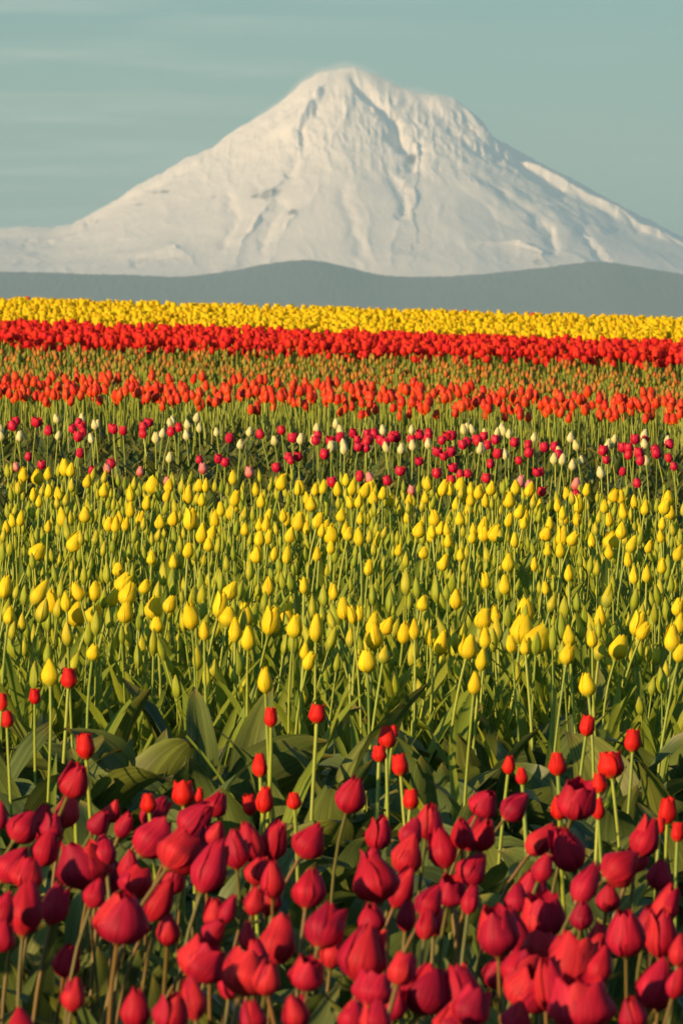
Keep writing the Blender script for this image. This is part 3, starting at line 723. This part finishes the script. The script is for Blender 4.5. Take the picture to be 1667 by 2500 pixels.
for c in YE + extra:
    px, py, w, h, ln = c[:5]
    g = len(c) > 5
    K = green_y if g else yellow
    var = rg.choice((0, 1)) if g else rg.choice((0, 0, 1, 2, 2, 3, 3))
    o = tulip(K, var, px, py, max(h * 1.2, .80 * .054 * (py - 485) / 1.07), ln + rg.uniform(-7, 9), .48 + rg.uniform(-.04, .04), LEAF_SLIM, 2, rg, wide=min(1.25, max(.8, (w / h) / .64)), slim=.85, hrange=(.036, .082))
    (grn if g else ylw).append(o)
rows = rows_of(ylw, 10)
for k, r_ in enumerate(rows):
    for j, o in enumerate(r_):
        tag(o, f"yellow tulip {lean_word(o)}, {nth(j + 1)} from the left in {row_phrase(k, 10)}", 'tulip', 'yellow tulips in the half-open bed')
rows = rows_of(grn, 2)
for k, r_ in enumerate(rows):
    for j, o in enumerate(r_):
        tag(o, f"yellow tulip still half green, {nth(j + 1)} from the left in {('the front', 'the rear')[k]} half of the bed", 'tulip', 'half-green tulips in the yellow bed')
done(ylw + grn)

# ---- green buds of the yellow bed
def bud_part(H, RR, seed):
    rg_ = random.Random(seed)
    n, ns = 9, 9
    u = np.linspace(0, 1, n); r = RR * np.interp(u, [0, .08, .3, .55, .8, .95, 1], [.22, .62, 1, .92, .5, .16, .03])
    an = np.linspace(0, 2 * math.pi, ns + 1)
    rib = 1 + .12 * np.cos(3 * an + rg_.uniform(0, 6))
    V = np.stack([r[:, None] * rib * np.cos(an), r[:, None] * rib * np.sin(an), H * u[:, None] + 0 * an], -1)
    uv = np.stack([an[None, :] / 6.2832 + 0 * u[:, None], u[:, None] + 0 * an], -1)
    return Part(V.reshape(-1, 3), grid_quads(n, ns + 1), uv.reshape(-1, 2))
BUDS = [(bud_part(h, r, k)) for k, (h, r) in enumerate([(.050, .0088), (.054, .0095), (.046, .0080), (.056, .0105), (.048, .0098)])]
BUD_ME = [to_mesh('flower_bud', b, [M['bud']]) for b in BUDS]
BSTEM = []
for k in range(14):
    a = R(rg.uniform(-13, 15))
    BSTEM.append((to_mesh('stem', tube(stem_curve((0, 0, -.02), (math.sin(a) * .4, rg.uniform(-.03, .03), .40), (math.sin(a * 1.6), 0, math.cos(a * 1.6))), np.linspace(.0030, .0025, 9), 5), [M['stem']]), a))

def bed_points(y0, y1, dens, x_left, x_right, row=None, rg=RNG):
    """jittered points over a bed that spans the view and a margin on both sides"""
    pts = []
    y = y0
    step = 1 / math.sqrt(dens) if row is None else row
    while y < y1:
        xl, xr = -y * .0556 - x_left, y * .0556 + x_right
        n = int((xr - xl) * dens * step)
        xx = np.linspace(xl, xr, n) + rg.uniform(-.5, .5, n) * (xr - xl) / max(1, n) * 1.5
        yy = y + rg.uniform(-.6, .6, n) * step
        pts += list(zip(xx, yy))
        y += step
    return pts

def in_frame(x, y, margin=0.0):
    return abs(x) < y * (.0556 + margin)

bud_pts = [(x, y) for x, y in bed_points(15.3, 24.6, 62, 1.7, .8) if not (18.1 < y < 19.0 and RNG.random() < .7)]
keep = [p for p in bud_pts if in_frame(*p)]
keep.sort(key=lambda p: p[1])
ind, rest_b = keep[:300], keep[300:] + [p for p in bud_pts if not in_frame(*p)]
objs = []
for x, y in ind:
    hh = .38 + rg.uniform(-.10, .07)
    sm, a = rg.choice(BSTEM)
    root = link('tulip_bud', None); root.location = (x, y, float(zg(x, y)))
    root.rotation_euler = (0, 0, rg.uniform(0, 6.28))
    s = hh / .42
    st = link('stem', sm, root); st.scale = (s, s, s)
    me = sm
    top = np.array([v.co[:] for v in me.vertices[-6:]]).mean(0)
    b = link('flower_bud', rg.choice(BUD_ME), root)
    k_ = rg.uniform(.95, 1.35)
    b.matrix_local = Matrix.Translation(Vector(top) * s) @ Matrix.Rotation(a * 1.6, 4, 'Y') @ rotz(rg.uniform(0, 6.28)) @ Matrix.Diagonal((k_ * rg.uniform(.9, 1.2), k_ * rg.uniform(.9, 1.2), k_ * 1.08, 1))
    a0 = rg.uniform(0, 6.28)
    for j in range(3):
        lf = link('leaf', rg.choice(LEAF_SLIM), root)
        lf.matrix_local = Matrix.Translation((0, 0, -.01 + .04 * j)) @ rotz(a0 + j * 2.7) @ Matrix.Scale(rg.uniform(.75, 1.05), 4)
    root['_d'] = y; root['_x'] = x; root['_lean'] = 0
    objs.append(root)
rows = rows_of(objs, 10)
for k, r_ in enumerate(rows):
    for j, o in enumerate(r_):
        tag(o, f"closed green tulip bud, {nth(j + 1)} from the left in {row_phrase(k, 10).replace('row', 'bud row')}", 'tulip bud', 'green buds in the yellow bed')
done(objs)

# ------------------------------------------------------------------ small tulips farther off
def small_head(H, RR, seed, nu=5, nv=4, **kw):
    return merge(cup_parts(H, RR, seed, nu=nu, nv=nv, **kw))

def small_tulip_parts(heads, hh0, n_var, rgs, leaf_w=.03, leaf_l=.26, n_leaf=2, stem_r=.0032):
    """templates of (head, stem, leaves) with material slots 0 petal, 1 stem, 2 leaf"""
    out = []
    for k in range(n_var):
        H, RR, kw = heads[k % len(heads)]
        a = R(rgs.uniform(-8, 12))
        top = Vector((math.sin(a) * hh0 * .5, rgs.uniform(-.02, .02), hh0 - H * .5))
        q = Matrix.Translation(top) @ Matrix.Rotation(a * 1.5, 4, 'Y') @ Matrix.Rotation(R(rgs.uniform(-8, 8)), 4, 'X') @ rotz(rgs.uniform(0, 6.28))
        head = small_head(H, RR, 100 + k, **kw).moved(q)
        stem = tube(stem_curve((0, 0, -.02), top, (math.sin(a * 1.5), 0, math.cos(a * 1.5)), n=5), np.full(5, stem_r), 4, 1)
        lv = []
        a0 = rgs.uniform(0, 6.28)
        for j in range(n_leaf):
            l_ = leaf(leaf_l * rgs.uniform(.8, 1.15), leaf_w * rgs.uniform(.8, 1.2), rgs.uniform(.1, .6), .3, .15, rgs.uniform(-.4, .4), k + j, 6, 3, rgs.uniform(0, 1)).moved(Matrix.Translation((0, 0, -.01)) @ rotz(a0 + j * 2.6))
            l_.mi = np.full(len(l_.Q), 2); lv.append(l_)
        out.append((head, stem, lv, top))
    return out

def bed_mesh(name, placed, mats):
    """PLACED: (Part, x, y, turn, scale) joined into one mesh; every plant carries its own random number"""
    V, Q, U, MI, RN, k = [], [], [], [], [], 0
    for part, x, y, a, s in placed:
        c, d = math.cos(a) * s, math.sin(a) * s
        P = part.V
        V.append(np.stack([P[:, 0] * c - P[:, 1] * d + x, P[:, 0] * d + P[:, 1] * c + y, P[:, 2] * s + float(zg(x, y))], -1))
        Q.append(part.Q + k); U.append(part.uv); MI.append(part.mi); RN.append(np.full(len(P), RNG.random())); k += len(P)
    o = link(name, mesh_np(name, np.concatenate(V), np.concatenate(Q), mats, np.concatenate(MI), np.concatenate(U), np.concatenate(RN)))
    return tag(o, kind='stuff')

def whole(t): return merge([t[0], t[1], *t[2]])

# rest of the buds, out of the picture or too small to pick apart
bud_t = []
for k in range(6):
    a = R(rg.uniform(-9, 9)); top = (math.sin(a) * .4, rg.uniform(-.03, .03), .36)
    b = BUDS[k % 5].moved(Matrix.Translation(top) @ Matrix.Rotation(a * 1.6, 4, 'Y'))
    st = tube(stem_curve((0, 0, -.02), top, (math.sin(a * 1.6), 0, math.cos(a * 1.6)), n=5), np.full(5, .0028), 4, 1)
    lv = []
    for j in range(2):
        l_ = leaf(.34 * rg.uniform(.8, 1.1), .032, rg.uniform(.05, .45), .3, .1, rg.uniform(-.4, .4), k + j, 6, 3, .5).moved(rotz(k + j * 2.6)); l_.mi = np.full(len(l_.Q), 2); lv.append(l_)
    bud_t.append(merge([b, st, *lv]))
bed_mesh('tulip_bud_bed', [(rg.choice(bud_t), x, y, rg.uniform(0, 6.28), rg.uniform(.88, 1.14)) for x, y in rest_b], [M['bud'], M['stem'], M['slimleaf']])
# yellow and crimson plants beside the frame
yt = [whole(t) for t in small_tulip_parts([(.054, .018, dict(top=.15, sharp=1.8)), (.054, .019, dict(top=.28, sharp=2.2))], .46, 5, rg)]
side = [p for p in bed_points(13.9, 24.6, 14, 1.7, .8) if not in_frame(*p, .002)]
bed_mesh('yellow_tulip_bed', [(rg.choice(yt), x, y, rg.uniform(0, 6.28), rg.uniform(.9, 1.1)) for x, y in side], [M['yellow'], M['stem'], M['leaf']])
ct = [whole(t) for t in small_tulip_parts([(.064, .024, dict(top=.18, nu=7, nv=5)), (.062, .026, dict(top=.3, nu=7, nv=5))], .47, 5, rg, leaf_w=.05)]
side = [p for p in bed_points(6.4, 11.4, 42, 1.9, .6) if not in_frame(*p, .006) or p[1] < 7.6]
bed_mesh('crimson_tulip_bed', [(rg.choice(ct), x, y, rg.uniform(0, 6.28), rg.uniform(.9, 1.1)) for x, y in side], [M['crimson'], M['redstem'], M['leaf']])

# loose foliage low in the beds
def leaf_clump(n, ln, wd, bend, seed):
    r_ = random.Random(seed)
    out = []
    for j in range(n):
        out.append(leaf(r_.uniform(*ln), r_.uniform(*wd), r_.uniform(*bend), r_.uniform(.2, .5), r_.uniform(.1, .3), r_.uniform(-.5, .5), seed + j, 7, 4, r_.uniform(0, 1)).moved(Matrix.Translation((r_.uniform(-.03, .03), r_.uniform(-.03, .03), -.01)) @ rotz(j * 2.4 + r_.uniform(-.5, .5))))
    return merge(out)
cl_mix = [leaf_clump(5, (.24, .40), (.03, .055), (.1, .8), 200 + k) for k in range(8)]
cl_broad = [leaf_clump(4, (.22, .34), (.05, .085), (.2, .95), 300 + k) for k in range(6)]
fol = [(rg.choice(cl_mix), x, y, rg.uniform(0, 6.28), rg.uniform(.75, 1.15)) for x, y in bed_points(24.5, 33.2, 52, 1.6, .8)]
fol += [(rg.choice(cl_broad), x, y, rg.uniform(0, 6.28), rg.uniform(.7, 1.0)) for x, y in bed_points(11.2, 13.9, 12, 1.6, .6) if not in_frame(x, y, .002)]
fol += [(rg.choice(cl_mix), x, y, rg.uniform(0, 6.28), rg.uniform(.6, .8)) for x, y in bed_points(13.9, 15.3, 16, 1.0, .6)]
bed_mesh('tulip_leaves', fol, [M['leaf']])
cl_slim = [leaf_clump(4, (.28, .40), (.034, .060), (.02, .8), 400 + k) for k in range(6)]
bed_mesh('slender_tulip_leaves', [(rg.choice(cl_slim), x, y, rg.uniform(0, 6.28), rg.uniform(.75, 1.1)) for x, y in bed_points(15.4, 24.4, 44, 1.0, .6)], [M['slimleaf']])

# ---- cream, magenta and pink tulips of the mixed row
CRM = [(148,1022),(203,1022),(227,1037),(243,1038),(229,1070),(130,1063),(61,1065),(16,1064),(5,1052),(383,1071),(385,1058),(411,1034),(434,1026),(469,1021),(470,1037),(489,1045),(464,1063),(541,1055),(592,1054),(579,1084),(412,1116),(689,1076),(733,1073),(761,1074),(776,1046),(825,1051),(832,1035),(800,1091),(810,1091),(826,1088),(835,1097),(848,1082),(949,1051),(1005,1051),(954,1094),(972,1096),(998,1088),(1042,1084),(1139,1050),(1150,1046),(1163,1050),(1199,1055),(1184,1056),(1222,1046),(1232,1054),(1243,1060),(1178,1096),(1157,1096),(1231,1110),(1307,1067),(1384,1069),(1418,1088),(1380,1105),(1334,1121),(1357,1123),(1424,1123),(1385,1136),(1476,1085),(1488,1072),(1504,1086),(1583,1085),(1632,1076),(1557,1062),(1584,1125),(1465,1155)]
MAG = [(30,1029),(59,1041),(75,1033),(111,1052),(188,1033),(176,1056),(199,1046),(191,1068),(209,1041),(280,1048),(292,1049),(312,1052),(348,1033),(360,1044),(392,1054),(432,1044),(367,1059),(548,1071),(186,1106),(64,1113),(117,1134),(285,1132),(495,1120),(519,1119),(555,1128),(207,1146),(663,1060),(700,1051),(720,1071),(774,1076),(785,1064),(806,1077),(822,1070),(851,1058),(862,1073),(890,1080),(896,1058),(903,1074),(921,1060),(923,1076),(939,1069),(945,1084),(961,1065),(976,1070),(897,1093),(856,1092),(1002,1073),(1024,1073),(1036,1063),(1055,1058),(692,1114),(706,1122),(743,1115),(777,1110),(670,1141),(1016,1125),(956,1150),(1050,1104),(975,1172),(1053,1156),(1094,1113),(853,1163),(800,1178),(1075,1075),(1090,1065),(1116,1065),(1124,1079),(1117,1104),(1144,1077),(1130,1087),(1168,1071),(1167,1087),(1189,1065),(1212,1075),(1241,1081),(1205,1109),(1203,1132),(1120,1142),(1120,1157),(1154,1155),(1193,1167),(1089,1171),(1288,1086),(1290,1106),(1276,1123),(1324,1093),(1352,1091),(1367,1109),(1301,1152),(1319,1151),(1457,1102),(1480,1122),(1503,1150),(1543,1075),(1532,1094),(1549,1096),(1532,1111),(1565,1108),(1557,1074),(1561,1125),(1595,1109),(1625,1099),(1660,1085),(1658,1117),(1654,1137),(1583,1178),(1335,1199),(1437,1207)]
PNK = [(55,1128,17,24),(265,1134,24,28),(321,1140,24,26),(498,1136,28,30),(623,1145,25,32),(394,1162,18,24),(927,1160,24,32),(1014,1187,26,28),(1246,1168,25,32),(1273,1175,23,28),(1389,1175,29,32)]
def far_kind(name, mat, heads, hh0, seed, n_var=5, stem='stem', n_leaf=2, leaf_l=.26, leaf_w=.034):
    T = small_tulip_parts(heads, hh0, n_var, random.Random(seed), n_leaf=n_leaf, leaf_l=leaf_l, leaf_w=leaf_w)
    res = []
    for head, stm, lv, top in T:
        hm = to_mesh('flower', head, [M[mat]])
        stm.mi[:] = 0
        sm = to_mesh('stem', stm, [M[stem]])
        ls = []
        for l_ in lv:
            l_.mi[:] = 0
            ls.append(to_mesh('leaf', l_, [M['leaf']]))
        res.append((hm, sm, ls, top))
    return name, hh0, res

def far_tulip(kd, x, y, rg, scale=1.0, leaves=True, flower_scale=1.0):
    name, hh0, res = kd
    hm, sm, ls, top = rg.choice(res)
    root = link(name, None); root.location = (x, y, float(zg(x, y)))
    root.rotation_euler = (0, 0, rg.uniform(0, 6.28)); root.scale = (scale,) * 3
    f = link('flower', hm, root)
    if flower_scale != 1.0:
        f.matrix_local = Matrix.Translation(top) @ Matrix.Scale(flower_scale, 4) @ Matrix.Translation(-top)
    link('stem', sm, root)
    if leaves:
        for l_ in ls: link('leaf', l_, root)
    root['_d'] = y; root['_x'] = x; root['_lean'] = 0
    return root

k_cream = far_kind('cream_tulip', 'cream', [(.050, .0185, dict(top=.3, sharp=2.6)), (.048, .0180, dict(top=.2, sharp=2.2))], .44, 41)
k_mag = far_kind('magenta_tulip', 'magenta', [(.042, .0215, dict(top=.8, sharp=4)), (.044, .0205, dict(top=.65, sharp=3.4)), (.040, .0225, dict(top=.9, flare=.15, sharp=4))], .44, 42)
k_pink = far_kind('pink_tulip', 'pink', [(.056, .0215, dict(top=.5, sharp=2.6, nu=7, nv=5)), (.054, .022, dict(top=.6, flare=.05, sharp=2.6, nu=7, nv=5))], .44, 43)
objs = []
for px, py in CRM:
    x, y = spot(px, py, .44); objs.append(far_tulip(k_cream, x, y, rg, 1.0, True, rg.uniform(1.0, 1.2)))
for k, r_ in enumerate(rows_of(objs, 2)):
    for j, o in enumerate(r_):
        tag(o, f"small cream tulip, {nth(j + 1)} from the left in {('the near', 'the far')[k]} half of the mixed row", 'tulip', 'cream tulips in the mixed row')
done(objs)
objs = []
for px, py in MAG:
    x, y = spot(px, py, .44); objs.append(far_tulip(k_mag, x, y, rg, 1.0, True, rg.uniform(1.0, 1.25) * (.85 if py > 1110 else 1)))
for k, r_ in enumerate(rows_of(objs, 4)):
    for j, o in enumerate(r_):
        tag(o, f"round magenta tulip, {nth(j + 1)} from the left in {('the nearest', 'the second', 'the third', 'the farthest')[k]} strip of the mixed row", 'tulip', 'magenta tulips in the mixed row')
done(objs)
objs = []
for px, py, w, h in PNK:
    x, y = spot(px, py, .45); objs.append(far_tulip(k_pink, x, y, rg, 1.0, True, h * y / F / .055))
for j, o in enumerate(sorted(objs, key=lambda a: a['_x'] / a['_d'])):
    tag(o, f"pale pink tulip behind the yellow bed, {nth(j + 1)} pink one from the left", 'tulip', 'pink tulips behind the yellow bed')
done(objs)

# ---- the four dense rows behind
def dense(kd_name, mat, heads, hh0, y0, y1, dens, seed, label, cat, group, bed, scale=(.95, 1.15), stem='stem', n_leaf=2, left=1.7, right=1.0, parts=True):
    kd = far_kind(kd_name, mat, heads, hh0, seed, 6, stem, n_leaf)
    pts = bed_points(y0, y1, dens, left, right)
    inn = sorted([p for p in pts if in_frame(*p)], key=lambda p: p[1])
    objs = []
    for x, y in inn[:300]:
        o = far_tulip(kd, x, y, rg, rg.uniform(*scale), parts)
        objs.append(o)
    rows = rows_of(objs, 10)
    for k, r_ in enumerate(rows):
        for j, o in enumerate(r_):
            tag(o, f'{label}, {nth(j + 1)} from the left in {row_phrase(k, 11)}', cat, group)
    done(objs)
    rest = inn[300:] + [p for p in pts if not in_frame(*p)]
    T = [whole(t) for t in small_tulip_parts(heads, hh0, 6, random.Random(seed), n_leaf=n_leaf)]
    bed_mesh(bed, [(rg.choice(T), x, y, rg.uniform(0, 6.28), rg.uniform(*scale)) for x, y in rest], [M[mat], M[stem], M['leaf']])
dense('orange_tulip', 'orange', [(.060, .0215, dict(top=.35, sharp=2.4)), (.058, .0225, dict(top=.5, sharp=2.8)), (.062, .0205, dict(top=.25, sharp=2.0))], .46, 31.7, 34.7, 42, 51,
      'orange red tulip', 'tulip', 'orange red tulips in a row', 'orange_tulip_bed', n_leaf=3)
dense('russet_tulip_bud', 'russet', [(.050, .0150, dict(top=.12, sharp=1.8)), (.048, .0165, dict(top=.2, sharp=2.0))], .42, 34.9, 43.0, 42, 52,
      'russet green bud', 'tulip bud', 'russet buds in a row', 'russet_bud_bed', leaf_set and (.88, 1.12))
dense('red_tulip', 'red', [(.056, .0260, dict(top=.8, sharp=3, flare=.1)), (.054, .0270, dict(top=.95, sharp=3, flare=.25)), (.056, .0250, dict(top=.6, sharp=2.6))], .45, 43.2, 48.4, 84, 53,
      'bright red tulip', 'tulip', 'red tulips in the far band', 'red_tulip_bed')
dense('golden_tulip', 'gold', [(.058, .0260, dict(top=.8, sharp=3, flare=.15)), (.056, .0270, dict(top=1.0, sharp=3, flare=.3)), (.058, .0245, dict(top=.5, sharp=2.4))], .45, 48.6, 58.8, 92, 54,
      'golden tulip', 'tulip', 'golden tulips in the farthest band', 'golden_tulip_bed')
for k, (px, py) in enumerate([(64, 737), (1135, 770), (1290, 777)]):
    x, y = spot(px, 800 + TILT * (px - 833), .45)
    y = 59.0 - k; x = (px - W0 / 2) / F * y
    kd = far_kind('red_tulip', 'orange', [(.056, .024, dict(top=.7, sharp=3))], .52, 70 + k, 1)
    o = far_tulip(kd, x, y, rg)
    tag(o, f"lone orange red tulip on the crest of the golden band, {nth(k + 1)} from the left", 'tulip', 'stray red tulips on the crest')
    done([o])
